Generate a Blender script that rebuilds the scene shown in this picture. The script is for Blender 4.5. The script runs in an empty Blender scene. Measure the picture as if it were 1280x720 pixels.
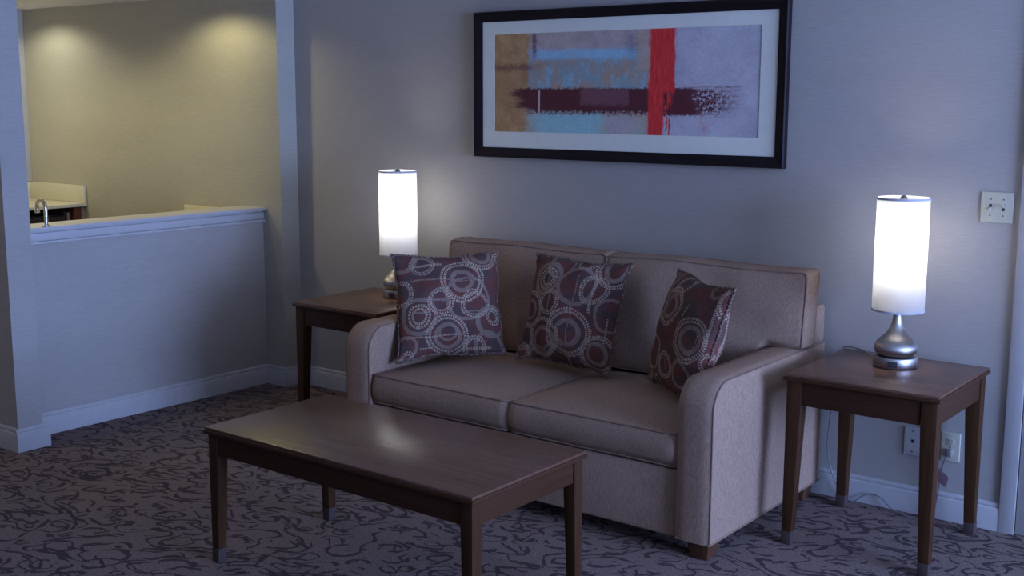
import bpy, bmesh, math, random
from mathutils import Vector, Matrix, noise as mnoise

S = bpy.context.scene
C = S.collection
random.seed(7)
PI = math.pi
R = math.radians

# ------------------------------------------------------------------ camera
F_PX, PITCH, YAW, ROLL = 1486.54, 0.15982, 0.65730, 0.0019
CAM = Vector((0.8421, -4.5821, 1.6392))
cd = bpy.data.cameras.new('camera')
cam = bpy.data.objects.new('camera', cd)
C.objects.link(cam)
cd.sensor_fit = 'HORIZONTAL'
cd.sensor_width = 36.0
cd.lens = 36.0 * F_PX / 1280.0
cd.clip_start = 0.05
fw = Vector((-math.sin(YAW) * math.cos(PITCH), math.cos(YAW) * math.cos(PITCH), -math.sin(PITCH)))
rt = Vector((math.cos(YAW), math.sin(YAW), 0))
up = rt.cross(fw)
r2 = rt * math.cos(ROLL) + up * math.sin(ROLL)
u2 = up * math.cos(ROLL) - rt * math.sin(ROLL)
m = Matrix((r2, u2, -fw)).transposed().to_4x4()
m.translation = CAM
cam.matrix_world = m
S.camera = cam

# ------------------------------------------------------------------ world, light, exposure
S.view_settings.view_transform = 'Standard'
S.view_settings.look = 'None'
S.view_settings.gamma = 1.0
S.view_settings.exposure = 0.28
S.cycles.use_denoising = True
S.cycles.max_bounces = 8
S.cycles.diffuse_bounces = 5
w = bpy.data.worlds.new('dusk_sky')
S.world = w
w.use_nodes = True
bg = w.node_tree.nodes['Background']
bg.inputs[0].default_value = (0.30, 0.40, 0.75, 1)
bg.inputs[1].default_value = 0.3

WIN_X, WIN_Y0, WIN_Y1, WIN_Z0, WIN_Z1 = 4.6, -3.1, -0.4, 0.35, 2.40
WIN_W, WIN_COL = 450.0, (0.31, 0.47, 1.0)
LAMP_W, LAMP_COL = 4.5, (1.0, 0.95, 0.86)
SPOT_W, SPOT_COL = 10.0, (1.0, 0.90, 0.52)

def lamp(name, kind, loc, energy, col, rot=(0, 0, 0), parent=None, **kw):
    d = bpy.data.lights.new(name, kind)
    d.energy = energy
    d.color = col
    for k, v in kw.items():
        setattr(d, k, v)
    o = bpy.data.objects.new(name, d)
    o.location = loc
    o.rotation_euler = rot
    C.objects.link(o)
    if parent:
        o.parent = parent
    return o

lamp('window_daylight', 'AREA', (WIN_X - 0.03, (WIN_Y0 + WIN_Y1) / 2, (WIN_Z0 + WIN_Z1) / 2), WIN_W, WIN_COL,
     rot=(0, R(90), 0), shape='RECTANGLE', size=WIN_Z1 - WIN_Z0, size_y=WIN_Y1 - WIN_Y0)

# ------------------------------------------------------------------ node helper
class NT:
    def __init__(s, name):
        s.m = bpy.data.materials.new(name)
        s.m.use_nodes = True
        s.t = s.m.node_tree
        s.b = s.t.nodes['Principled BSDF']
        s.out = s.t.nodes['Material Output']

    def n(s, typ, **kw):
        nd = s.t.nodes.new(typ)
        for k, v in kw.items():
            setattr(nd, k, v)
        return nd

    def put(s, sock, v):
        if isinstance(v, bpy.types.NodeSocket):
            s.t.links.new(v, sock)
        elif isinstance(v, (tuple, list)) and len(v) == 3 and sock.type == 'RGBA':
            sock.default_value = (*v, 1)
        else:
            sock.default_value = v

    def math(s, op, a, b=None, c=None):
        nd = s.n('ShaderNodeMath', operation=op)
        for i, v in enumerate((a, b, c)):
            if v is not None:
                s.put(nd.inputs[i], v)
        return nd.outputs[0]

    def coord(s, kind='Object', scale=(1, 1, 1), rot=(0, 0, 0), loc=(0, 0, 0)):
        t = s.n('ShaderNodeTexCoord')
        mp = s.n('ShaderNodeMapping')
        s.t.links.new(t.outputs[kind], mp.inputs[0])
        mp.inputs['Scale'].default_value = scale
        mp.inputs['Rotation'].default_value = rot
        mp.inputs['Location'].default_value = loc
        return mp.outputs[0]

    def noise(s, vec, scale, detail=2.0, rough=0.5, dist=0.0):
        nd = s.n('ShaderNodeTexNoise')
        s.put(nd.inputs['Vector'], vec)
        nd.inputs['Scale'].default_value = scale
        nd.inputs['Detail'].default_value = detail
        nd.inputs['Roughness'].default_value = rough
        nd.inputs['Distortion'].default_value = dist
        return nd.outputs['Fac']

    def rng(s, v, a, b, c=0.0, d=1.0):
        nd = s.n('ShaderNodeMapRange')
        s.put(nd.inputs[0], v)
        for i, x in enumerate((a, b, c, d)):
            s.put(nd.inputs[i + 1], x)
        return nd.outputs[0]

    def mix(s, f, a, b, mode='MIX'):
        nd = s.n('ShaderNodeMix', data_type='RGBA', blend_type=mode)
        s.put(nd.inputs[0], f)
        s.put(nd.inputs[6], a)
        s.put(nd.inputs[7], b)
        return nd.outputs[2]

    def bump(s, h, strength, dist=0.002):
        nd = s.n('ShaderNodeBump')
        nd.inputs['Strength'].default_value = strength
        nd.inputs['Distance'].default_value = dist
        s.put(nd.inputs['Height'], h)
        s.t.links.new(nd.outputs[0], s.b.inputs['Normal'])

    def set(s, **kw):
        names = dict(col='Base Color', rough='Roughness', metal='Metallic', spec='Specular IOR Level', coat='Coat Weight',
                     coat_rough='Coat Roughness', sheen='Sheen Weight', aniso='Anisotropic')
        for k, v in kw.items():
            s.put(s.b.inputs[names[k]], v)
        return s.m

def simple(name, col, rough=0.5, metal=0.0, var=0.06, scale=30, spec=0.5):
    t = NT(name)
    n = t.noise(t.coord(), scale, 3)
    f = t.rng(n, 0.3, 0.7, 1 - var, 1 + var)
    mul = t.mix(1.0, col, (1, 1, 1), 'MULTIPLY')
    cc = t.n('ShaderNodeVectorMath', operation='SCALE')
    t.put(cc.inputs[0], mul)
    t.put(cc.inputs['Scale'], f)
    return t.set(col=cc.outputs[0], rough=rough, metal=metal, spec=spec)

def wallpaper(name, base):
    t = NT(name)
    tc = t.n('ShaderNodeNewGeometry')
    def nz(sc, k):
        mp = t.n('ShaderNodeMapping')
        t.t.links.new(tc.outputs['Position'], mp.inputs[0])
        mp.inputs['Scale'].default_value = sc
        return t.noise(mp.outputs[0], 1.0, k, 0.6)
    a = nz((14, 14, 330), 3)       # long horizontal threads
    b = nz((160, 160, 60), 2)      # short slubs
    c = nz((1.2, 1.2, 4), 2)       # slow tone drift
    h = t.math('ADD', t.math('MULTIPLY', a, 0.75), t.math('MULTIPLY', b, 0.25))
    f = t.math('MULTIPLY', t.rng(h, 0.3, 0.7, 0.90, 1.10), t.rng(c, 0.3, 0.7, 0.97, 1.03))
    cc = t.n('ShaderNodeVectorMath', operation='SCALE')
    cc.inputs[0].default_value = base
    t.put(cc.inputs['Scale'], f)
    t.bump(h, 0.12, 0.001)
    return t.set(col=cc.outputs[0], rough=0.75, spec=0.25)

def carpet():
    t = NT('carpet_scroll')
    v = t.coord('Object', rot=(0, 0, R(-20)))
    wv = t.n('ShaderNodeTexNoise')
    t.put(wv.inputs['Vector'], v)
    wv.inputs['Scale'].default_value = 13.0
    wv.inputs['Detail'].default_value = 2.0
    off = t.n('ShaderNodeVectorMath', operation='SCALE')
    t.t.links.new(wv.outputs['Color'], off.inputs[0])
    off.inputs['Scale'].default_value = 0.05
    add = t.n('ShaderNodeVectorMath', operation='ADD')
    t.put(add.inputs[0], v)
    t.put(add.inputs[1], off.outputs[0])
    def strokes(scale, freq, w0, w1, lo, hi, loc):
        # contour lines of a smooth field, drawn at an even width (distance = value / gradient)
        e = 0.004
        def field(dx, dy):
            sh = t.n('ShaderNodeVectorMath', operation='ADD')
            t.put(sh.inputs[0], add.outputs[0])
            sh.inputs[1].default_value = (loc[0] + dx, loc[1] + dy, 0)
            mp = t.n('ShaderNodeMapping')
            t.put(mp.inputs[0], sh.outputs[0])
            mp.inputs['Scale'].default_value = (0.8, 1.3, 1.0)
            nd = t.n('ShaderNodeTexNoise', noise_dimensions='2D')
            t.put(nd.inputs['Vector'], mp.outputs[0])
            nd.inputs['Scale'].default_value = scale
            nd.inputs['Detail'].default_value = 0.0
            return nd.outputs['Fac'], mp.outputs[0]
        f0, mv = field(0, 0)
        gx = t.math('SUBTRACT', field(e, 0)[0], f0)
        gy = t.math('SUBTRACT', field(0, e)[0], f0)
        g = t.math('DIVIDE', t.math('SQRT', t.math('ADD', t.math('MULTIPLY', gx, gx), t.math('MULTIPLY', gy, gy))), e)
        fr = t.math('FRACT', t.math('MULTIPLY', f0, freq))
        d = t.math('DIVIDE', t.math('ABSOLUTE', t.math('SUBTRACT', fr, 0.5)), t.math('MAXIMUM', t.math('MULTIPLY', g, freq), 2.0))
        brk = t.noise(mv, 11.0, 0.0)
        fat = t.noise(mv, 19.0, 0.0)
        wid = t.math('MULTIPLY', t.rng(fat, 0.38, 0.66, w0, w1), t.rng(brk, lo, hi, 0.0, 1.0))
        return t.math('LESS_THAN', d, wid)
    line = t.math('MAXIMUM', strokes(6.4, 5.0, 0.0038, 0.0108, 0.36, 0.42, (0, 0)), strokes(8.0, 4.0, 0.0034, 0.0095, 0.47, 0.52, (5.3, 2.7)))
    pile = t.noise(v, 260, 2, 0.7)
    tuft = t.noise(v, 130, 2, 0.6)
    line = t.math('MULTIPLY', line, t.rng(pile, 0.3, 0.5, 0.75, 1.0))
    col = t.mix(line, (0.225, 0.165, 0.145), (0.078, 0.058, 0.056))
    sc = t.math('MULTIPLY', t.rng(pile, 0.3, 0.7, 0.45, 1.55), t.rng(tuft, 0.3, 0.7, 0.75, 1.25))
    cc = t.n('ShaderNodeVectorMath', operation='SCALE')
    t.put(cc.inputs[0], col)
    t.put(cc.inputs['Scale'], sc)
    hh = t.math('SUBTRACT', t.math('ADD', pile, tuft), t.math('MULTIPLY', line, 0.5))
    t.bump(hh, 0.7, 0.006)
    return t.set(col=cc.outputs[0], rough=1.0, spec=0.05)

def wood(name, base, dark, axis='X', rough=0.33):
    t = NT(name)
    sc = {'X': (2.0, 60, 60), 'Z': (60, 60, 2.0), 'Y': (60, 2.0, 60)}[axis]
    v = t.coord('Object', scale=sc)
    n = t.noise(v, 1.0, 4, 0.6, 0.4)
    sc2 = {'X': (9, 300, 300), 'Z': (300, 300, 9), 'Y': (300, 9, 300)}[axis]
    n2 = t.noise(t.coord('Object', scale=sc2), 1.0, 2)
    f = t.rng(t.math('ADD', t.math('MULTIPLY', n, 0.7), t.math('MULTIPLY', n2, 0.3)), 0.32, 0.68)
    if rough > 0.3:
        t.bump(n2, 0.05, 0.0005)
    return t.set(col=t.mix(f, dark, base), rough=rough, spec=0.5 if rough < 0.3 else 0.12)

def fabric(name, base, dark):
    t = NT(name)
    v = t.coord('Object')
    a = t.noise(t.coord('Object', scale=(330, 330, 40)), 1.0, 2, 0.6)
    b = t.noise(t.coord('Object', scale=(260, 60, 330)), 1.0, 2, 0.6)
    c = t.noise(v, 330, 2, 0.7)
    e = t.noise(v, 5, 2)
    h = t.math('ADD', t.math('ADD', t.math('MULTIPLY', a, 0.4), t.math('MULTIPLY', b, 0.25)), t.math('MULTIPLY', c, 0.35))
    f = t.rng(h, 0.36, 0.61)
    col = t.mix(f, dark, base)
    col = t.mix(t.rng(e, 0.3, 0.7, 0.0, 0.12), col, dark)
    t.bump(h, 0.35, 0.002)
    return t.set(col=col, rough=0.95, spec=0.1)

def brushed(name, col, rough=0.32):
    t = NT(name)
    tg_ = t.n('ShaderNodeTangent', direction_type='RADIAL', axis='Z')
    t.t.links.new(tg_.outputs[0], t.b.inputs['Tangent'])
    n = t.noise(t.coord('Object', scale=(3, 3, 500)), 1.0, 2)
    t.bump(n, 0.08, 0.0005)
    return t.set(col=col, rough=t.rng(n, 0.3, 0.7, rough - 0.05, rough + 0.08), metal=1.0, aniso=0.75)

def ring_groups():
    g = bpy.data.node_groups.new('dotted_ring', 'ShaderNodeTree')
    for nm, ty in (('UV', 'NodeSocketVector'), ('Center', 'NodeSocketVector'), ('Radius', 'NodeSocketFloat'),
                   ('Width', 'NodeSocketFloat'), ('Dots', 'NodeSocketFloat')):
        g.interface.new_socket(nm, in_out='INPUT', socket_type=ty)
    g.interface.new_socket('Mask', in_out='OUTPUT', socket_type='NodeSocketFloat')
    gi, go = g.nodes.new('NodeGroupInput'), g.nodes.new('NodeGroupOutput')
    def mt(op, a, b=None, c=None):
        n = g.nodes.new('ShaderNodeMath')
        n.operation = op
        for i, x in enumerate((a, b, c)):
            if x is None:
                continue
            if isinstance(x, (int, float)):
                n.inputs[i].default_value = x
            else:
                g.links.new(x, n.inputs[i])
        return n.outputs[0]
    sub = g.nodes.new('ShaderNodeVectorMath')
    sub.operation = 'SUBTRACT'
    g.links.new(gi.outputs['UV'], sub.inputs[0])
    g.links.new(gi.outputs['Center'], sub.inputs[1])
    ln = g.nodes.new('ShaderNodeVectorMath')
    ln.operation = 'LENGTH'
    g.links.new(sub.outputs[0], ln.inputs[0])
    d = ln.outputs['Value']
    sp = g.nodes.new('ShaderNodeSeparateXYZ')
    g.links.new(sub.outputs[0], sp.inputs[0])
    ang = mt('ARCTAN2', sp.outputs[1], sp.outputs[0])
    outer = mt('COMPARE', d, gi.outputs['Radius'], mt('MULTIPLY', gi.outputs['Width'], 0.5))
    gap = mt('COMPARE', d, gi.outputs['Radius'], mt('MULTIPLY', gi.outputs['Width'], 0.09))
    dot = mt('GREATER_THAN', mt('SINE', mt('MULTIPLY', ang, gi.outputs['Dots'])), -0.45)
    solid = mt('LESS_THAN', gi.outputs['Dots'], 1.0)
    vis = mt('MAXIMUM', solid, mt('MULTIPLY', dot, mt('SUBTRACT', 1.0, gap)))
    g.links.new(mt('MULTIPLY', outer, vis), go.inputs[0])
    return g

RING = ring_groups()

def pillow_fabric(name, rings, bars, seed):
    """rings: (u, v, radius, width, dots); dots 0 = solid woven band"""
    t = NT(name)
    tc = t.n('ShaderNodeTexCoord')
    wob = t.n('ShaderNodeTexNoise')
    t.t.links.new(tc.outputs['UV'], wob.inputs['Vector'])
    wob.inputs['Scale'].default_value = 60
    o = t.n('ShaderNodeVectorMath', operation='SCALE')
    t.t.links.new(wob.outputs['Color'], o.inputs[0])
    o.inputs['Scale'].default_value = 0.006
    ad = t.n('ShaderNodeVectorMath', operation='ADD')
    t.t.links.new(tc.outputs['UV'], ad.inputs[0])
    t.put(ad.inputs[1], o.outputs[0])
    uv = ad.outputs[0]
    mp = t.n('ShaderNodeMapping')
    t.put(mp.inputs[0], uv)
    mp.inputs['Location'].default_value = (seed, seed * 0.37, 0)
    patch = t.noise(mp.outputs[0], 4.2, 1.0, 0.5, 0.8)
    weave = t.noise(mp.outputs[0], 150, 2, 0.7)
    col = t.mix(t.rng(patch, 0.46, 0.54), (0.135, 0.062, 0.054), (0.098, 0.062, 0.057))
    col = t.mix(t.rng(t.noise(mp.outputs[0], 7.7, 0.0), 0.56, 0.62, 0.0, 0.8), col, (0.165, 0.055, 0.045))
    masks_d, masks_s = [], []
    for (u, v, r, wd, dots) in rings:
        g = t.n('ShaderNodeGroup')
        g.node_tree = RING
        t.put(g.inputs['UV'], uv)
        g.inputs['Center'].default_value = (u, v, 0)
        g.inputs['Radius'].default_value = r
        g.inputs['Width'].default_value = wd
        g.inputs['Dots'].default_value = dots
        (masks_d if dots else masks_s).append(g.outputs[0])
    sx = t.n('ShaderNodeSeparateXYZ')
    t.put(sx.inputs[0], uv)
    for (ua, ub, va, vb, dots) in bars:
        mk = t.math('MULTIPLY', t.math('COMPARE', sx.outputs[0], (ua + ub) / 2, abs(ub - ua) / 2),
                    t.math('COMPARE', sx.outputs[1], (va + vb) / 2, abs(vb - va) / 2))
        if dots:
            ax = sx.outputs[0] if abs(ub - ua) > abs(vb - va) else sx.outputs[1]
            mk = t.math('MULTIPLY', mk, t.math('GREATER_THAN', t.math('SINE', t.math('MULTIPLY', ax, 420.0)), -0.3))
            masks_d.append(mk)
        else:
            masks_s.append(mk)
    def allmax(ms):
        r = ms[0]
        for x in ms[1:]:
            r = t.math('MAXIMUM', r, x)
        return r
    wv = t.rng(weave, 0.3, 0.6, 0.55, 1.0)
    col = t.mix(t.math('MULTIPLY', allmax(masks_s), wv), col, (0.25, 0.18, 0.145))
    col = t.mix(t.math('MULTIPLY', allmax(masks_d), wv), col, (0.45, 0.355, 0.265))
    sc = t.n('ShaderNodeVectorMath', operation='SCALE')
    t.put(sc.inputs[0], col)
    t.put(sc.inputs['Scale'], t.rng(weave, 0.3, 0.7, 0.72, 1.25))
    t.bump(weave, 0.4, 0.002)
    return t.set(col=sc.outputs[0], rough=0.9, spec=0.1)

def artwork():
    t = NT('abstract_print')
    tc = t.n('ShaderNodeTexCoord')
    uv = tc.outputs['UV']
    sx = t.n('ShaderNodeSeparateXYZ')
    t.put(sx.inputs[0], uv)
    U, V = sx.outputs[0], sx.outputs[1]
    def nz(scale, sc=(3, 1, 1), det=4, rough=0.6, loc=(0, 0, 0)):
        mp = t.n('ShaderNodeMapping')
        t.put(mp.inputs[0], uv)
        mp.inputs['Scale'].default_value = sc
        mp.inputs['Location'].default_value = loc
        return t.noise(mp.outputs[0], scale, det, rough)
    big = nz(2.2)
    mid = nz(6)
    fine = nz(30, (3, 1, 1), 3, 0.7)
    strk = nz(9, (0.8, 6, 1), 4, 0.7)      # horizontal brush drag
    vstr = nz(9, (14, 0.8, 1), 3, 0.7)     # vertical brush drag
    rag = nz(11, (3, 1, 1), 6, 0.78, (5, 2, 0))
    def edge(c, n, amt):
        return t.math('ADD', c, t.math('MULTIPLY', t.math('SUBTRACT', n, 0.5), amt))
    def box(u0, u1, v0, v1, su=0.006, sv=0.012, nu=0.02, nv=0.05, n=None, n2=None):
        uu = edge(U, n or rag, nu * 1.3)
        vv = edge(V, n2 or rag, nv * 1.6)
        a = t.math('MULTIPLY', t.rng(uu, u0 - su, u0 + su), t.rng(uu, u1 + su, u1 - su))
        b = t.math('MULTIPLY', t.rng(vv, v0 - sv, v0 + sv), t.rng(vv, v1 + sv, v1 - sv))
        return t.math('MULTIPLY', a, b)
    def over(col, f, c, k=1.0):
        return t.mix(t.math('MULTIPLY', f, k) if k != 1.0 else f, col, c)
    tan = t.mix(t.rng(mid, 0.35, 0.65), (0.30, 0.175, 0.085), (0.42, 0.27, 0.15))
    col = tan
    lav = t.mix(t.rng(big, 0.35, 0.65), (0.34, 0.34, 0.46), (0.43, 0.43, 0.55))
    # middle field, blue grey with tan patches
    midf = t.mix(t.rng(mid, 0.36, 0.60), (0.20, 0.30, 0.38), (0.33, 0.25, 0.22))
    midf = t.mix(t.rng(nz(5, (4, 1, 1), 3, 0.6, (3, 1, 0)), 0.52, 0.66), midf, (0.22, 0.38, 0.52))
    col = over(col, box(0.145, 0.62, 0.40, 0.86, 0.008), midf)
    col = over(col, box(0.15, 0.62, 0.80, 1.2, 0.008, 0.03, 0.03, 0.1), t.mix(t.rng(mid, 0.35, 0.65), (0.33, 0.27, 0.31), (0.40, 0.34, 0.37)))
    col = over(col, box(0.15, 0.615, 0.735, 0.83, 0.01, 0.02, 0.02, 0.06, None, strk), (0.24, 0.45, 0.66), 0.85)
    # lower band
    low = t.mix(t.rng(mid, 0.38, 0.6), (0.30, 0.34, 0.36), (0.40, 0.33, 0.30))
    low = t.mix(box(0.16, 0.45, -0.2, 0.2, 0.05, 0.03, 0.1, 0.1, mid, mid), low, (0.26, 0.46, 0.55))
    col = over(col, box(0.14, 0.62, -0.2, 0.40, 0.02, 0.01, 0.08), low)
    col = over(col, box(0.46, 0.57, -0.2, 0.2, 0.01, 0.03, 0.03, 0.1), (0.36, 0.34, 0.40), 0.8)
    col = over(col, box(0.62, 1.2, -0.2, 1.2), lav)
    col = over(col, box(0.57, 0.62, 0.62, 1.2, 0.004), (0.38, 0.30, 0.27), 0.8)
    # rust smears on the tan edge
    col = over(col, box(-0.1, 0.17, 0.63, 0.69, 0.03, 0.02, 0.1, 0.09, strk, fine), (0.16, 0.06, 0.06), 0.75)
    col = over(col, t.math('MULTIPLY', box(-0.1, 0.12, 0.3, 0.6, 0.05, 0.1, 0.1, 0.2, mid, mid), t.rng(mid, 0.45, 0.65)), (0.22, 0.08, 0.07), 0.6)
    col = over(col, box(0.162, 0.178, 0.76, 1.05, 0.004, 0.04, 0.02, 0.1, fine, strk), (0.10, 0.045, 0.06), 0.75)
    col = over(col, box(0.53, 0.57, 0.77, 0.97, 0.02, 0.04, 0.1, 0.2, strk, fine), (0.13, 0.12, 0.20), t and 0.6)
    # long dark bar, ragged on the right and underneath
    bar = box(0.10, 0.79, 0.245, 0.445, 0.02, 0.01, 0.10, 0.05, strk, fine)
    bar2 = box(0.145, 0.70, 0.20, 0.30, 0.02, 0.02, 0.1, 0.13, strk, fine)
    bar3 = t.math('MULTIPLY', box(0.74, 0.90, 0.20, 0.44, 0.05, 0.03, 0.16, 0.16, strk, strk), t.math('GREATER_THAN', fine, 0.47))
    bar4 = t.math('MULTIPLY', box(0.08, 0.16, 0.37, 0.43, 0.02, 0.02, 0.06, 0.06, strk, fine), t.math('GREATER_THAN', fine, 0.42))
    bar5 = box(0.66, 0.80, 0.19, 0.3, 0.02, 0.01, 0.06, 0.06, strk, fine)
    dark = (0.085, 0.022, 0.032)
    for b_ in (bar2, bar3, bar4, bar5, bar):
        col = over(col, b_, dark)
    col = over(col, box(0.36, 0.545, 0.28, 0.44, 0.004, 0.02, 0.01, 0.06), (0.17, 0.075, 0.105), 0.8)
    col = over(col, box(0.187, 0.194, 0.20, 0.43, 0.002, 0.01, 0.004, 0.02), (0.55, 0.5, 0.5), 0.8)
    # red stripe
    red = t.mix(t.rng(vstr, 0.35, 0.65), (0.46, 0.022, 0.030), (0.60, 0.05, 0.05))
    col = over(col, box(0.620, 0.712, 0.40, 1.2, 0.004, 0.02, 0.02, 0.02, vstr), red)
    col = over(col, box(0.617, 0.672, -0.2, 0.5, 0.004, 0.02, 0.014, 0.02, vstr), red)
    col = over(col, t.math('MULTIPLY', box(0.67, 0.705, -0.2, 0.42, 0.006, 0.02, 0.02, 0.02, vstr), t.math('GREATER_THAN', vstr, 0.52)), red)
    col = over(col, t.math('MULTIPLY', box(0.80, 0.83, 0.03, 0.2, 0.01, 0.03, 0.03, 0.1), t.math('GREATER_THAN', fine, 0.52)), (0.45, 0.12, 0.16), 0.6)
    col = t.mix(1.0, col, (1.5, 1.38, 1.12), 'MULTIPLY')
    sc = t.n('ShaderNodeVectorMath', operation='SCALE')
    t.put(sc.inputs[0], col)
    t.put(sc.inputs['Scale'], t.rng(t.math('ADD', t.math('MULTIPLY', fine, 0.5), t.math('MULTIPLY', rag, 0.5)), 0.3, 0.7, 0.82, 1.18))
    return t.set(col=sc.outputs[0], rough=0.35, spec=0.35)

def shade_mat():
    t = NT('lamp_shade_linen')
    tr = t.n('ShaderNodeBsdfTranslucent')
    df = t.n('ShaderNodeBsdfDiffuse')
    n = t.noise(t.coord('Object', scale=(300, 300, 300)), 1.0, 2)
    c = t.mix(t.rng(n, 0.3, 0.7), (0.44, 0.445, 0.47), (0.49, 0.495, 0.52))
    t.put(tr.inputs[0], c)
    t.put(df.inputs[0], c)
    mx = t.n('ShaderNodeMixShader')
    mx.inputs[0].default_value = 0.55
    t.t.links.new(df.outputs[0], mx.inputs[1])
    t.t.links.new(tr.outputs[0], mx.inputs[2])
    t.t.links.new(mx.outputs[0], t.out.inputs[0])
    return t.m

def bulb_mat():
    t = NT('lit_bulb')
    t.set(col=(0.9, 0.9, 0.9))
    t.b.inputs['Emission Color'].default_value = (*LAMP_COL, 1)
    t.b.inputs['Emission Strength'].default_value = 4.0
    return t.m

M = dict(
    paper=wallpaper('wallpaper_linen', (0.43, 0.395, 0.355)),
    paper_warm=wallpaper('wallpaper_alcove', (0.43, 0.405, 0.33)),
    trim=simple('white_trim_paint', (0.52, 0.50, 0.49), 0.45, var=0.03),
    ceil=simple('ceiling_paint', (0.75, 0.73, 0.70), 0.9, var=0.03),
    carpet=carpet(),
    wood_top_lit=wood('walnut_top_lit', (0.165, 0.080, 0.047), (0.105, 0.048, 0.028), 'X', 0.25),  # lighter walnut copy: reflected light on the table tops put into the colour
    wood_apron_shaded=wood('walnut_apron_shaded', (0.066, 0.029, 0.015), (0.038, 0.016, 0.009), 'X', 0.45),  # darker walnut copy: shade on front and back aprons put into the colour
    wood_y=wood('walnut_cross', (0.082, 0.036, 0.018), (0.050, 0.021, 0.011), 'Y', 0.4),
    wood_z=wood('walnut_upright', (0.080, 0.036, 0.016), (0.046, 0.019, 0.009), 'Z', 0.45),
    ferrule=simple('grey_ferrule', (0.072, 0.054, 0.047), 0.85, 0.0, 0.08, spec=0.1),
    sofa=fabric('sofa_weave', (0.44, 0.295, 0.210), (0.22, 0.143, 0.103)),
    welt=fabric('sofa_welt', (0.31, 0.205, 0.15), (0.21, 0.137, 0.10)),
    foot=wood('sofa_foot_wood', (0.12, 0.055, 0.03), (0.07, 0.03, 0.018), 'Z', 0.45),
    steel=brushed('brushed_nickel', (0.42, 0.38, 0.34), 0.36),
    chrome=brushed('chrome', (0.75, 0.73, 0.72), 0.12),
    shade=shade_mat(),
    bulb=bulb_mat(),
    frame=wood('picture_frame_espresso', (0.022, 0.015, 0.016), (0.012, 0.008, 0.009), 'X', 0.5),
    mat=simple('picture_mat_board', (0.84, 0.82, 0.69), 0.8, var=0.02),
    art=artwork(),
    door=simple('door_paint', (0.43, 0.405, 0.385), 0.5, var=0.02),
    plate=simple('switch_plate_ivory', (0.56, 0.53, 0.41), 0.35, var=0.02),
    plate_w=simple('outlet_plate_white', (0.52, 0.51, 0.50), 0.35, var=0.02),
    slot=simple('dark_slot', (0.03, 0.028, 0.03), 0.5),
    screw=simple('screw_head', (0.22, 0.21, 0.19), 0.35, 0.6),
    cable=simple('clear_grey_cable', (0.24, 0.22, 0.22), 0.3, var=0.05),
    tag=simple('mauve_paper_tag', (0.52, 0.36, 0.44), 0.7, var=0.05),
    laminate=simple('cream_laminate', (0.62, 0.58, 0.44), 0.35, var=0.04, scale=120),
    black=simple('black_appliance', (0.012, 0.012, 0.014), 0.3),
    grey=simple('appliance_grey', (0.16, 0.15, 0.16), 0.4),
    cab=wood('cabinet_cherry', (0.15, 0.055, 0.035), (0.09, 0.032, 0.022), 'Z', 0.4),
    cabside=simple('cabinet_filler', (0.22, 0.17, 0.15), 0.5),
    sheet=simple('dark_underlay', (0.02, 0.018, 0.018), 0.9),
)

# ------------------------------------------------------------------ mesh helpers
def link(name, me, mat, parent=None, smooth=None):
    o = bpy.data.objects.new(name, me)
    C.objects.link(o)
    if mat is not None:
        me.materials.append(mat)
    if parent is not None:
        o.parent = parent
    return o

def build(name, bm, mat, parent=None, smooth=None, bevel=0.0, seg=2):
    """smooth = angle in degrees below which edges shade smooth"""
    bmesh.ops.recalc_face_normals(bm, faces=bm.faces[:])
    if bevel:
        es = [e for e in bm.edges if len(e.link_faces) == 2 and e.calc_face_angle(0) > R(30)]
        bmesh.ops.bevel(bm, geom=es, offset=bevel, segments=seg, profile=0.6, affect='EDGES', clamp_overlap=True)
        smooth = smooth or 40
    if smooth:
        for f in bm.faces:
            f.smooth = True
        for e in bm.edges:
            if len(e.link_faces) == 2 and e.calc_face_angle(0) > R(smooth):
                e.smooth = False
    me = bpy.data.meshes.new(name)
    bm.to_mesh(me)
    bm.free()
    return link(name, me, mat, parent)

def box(bm, x0, x1, y0, y1, z0, z1):
    return hexa(bm, [(x0, y0), (x1, y0), (x1, y1), (x0, y1)], z0, [(x0, y0), (x1, y0), (x1, y1), (x0, y1)], z1)

def hexa(bm, q0, z0, q1, z1):
    a = [bm.verts.new((x, y, z0)) for x, y in q0]
    b = [bm.verts.new((x, y, z1)) for x, y in q1]
    bm.faces.new(a[::-1])
    bm.faces.new(b)
    for i in range(4):
        j = (i + 1) % 4
        bm.faces.new((a[i], a[j], b[j], b[i]))

def bx(name, mat, dims, parent=None, bevel=0.0):
    bm = bmesh.new()
    box(bm, *dims)
    return build(name, bm, mat, parent, bevel=bevel)

def tube(bm, pts, r, n=8, closed=False, rfun=None):
    pts = [Vector(p) for p in pts]
    N = len(pts)
    rings = []
    prev = None
    for i, p in enumerate(pts):
        if closed:
            d = pts[(i + 1) % N] - pts[i - 1]
        else:
            d = pts[min(i + 1, N - 1)] - pts[max(i - 1, 0)]
        d.normalize()
        if prev is None:
            ref = Vector((0, 0, 1)) if abs(d.z) < 0.9 else Vector((1, 0, 0))
            a = d.cross(ref).normalized()
        else:
            a = (prev - d * prev.dot(d)).normalized()
        prev = a
        b = d.cross(a)
        rr = r * (rfun(i) if rfun else 1)
        rings.append([bm.verts.new(p + (a * math.cos(2 * PI * k / n) + b * math.sin(2 * PI * k / n)) * rr) for k in range(n)])
    for i in range(N if closed else N - 1):
        A, B = rings[i], rings[(i + 1) % N]
        sh = 0
        if closed and i == N - 1:   # match twist on the closing segment
            sh = min(range(n), key=lambda s: (A[0].co - B[s].co).length)
        for k in range(n):
            bm.faces.new((A[k], A[(k + 1) % n], B[(k + 1 + sh) % n], B[(k + sh) % n]))
    if not closed:
        bm.faces.new(rings[0][::-1])
        bm.faces.new(rings[-1])

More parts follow.
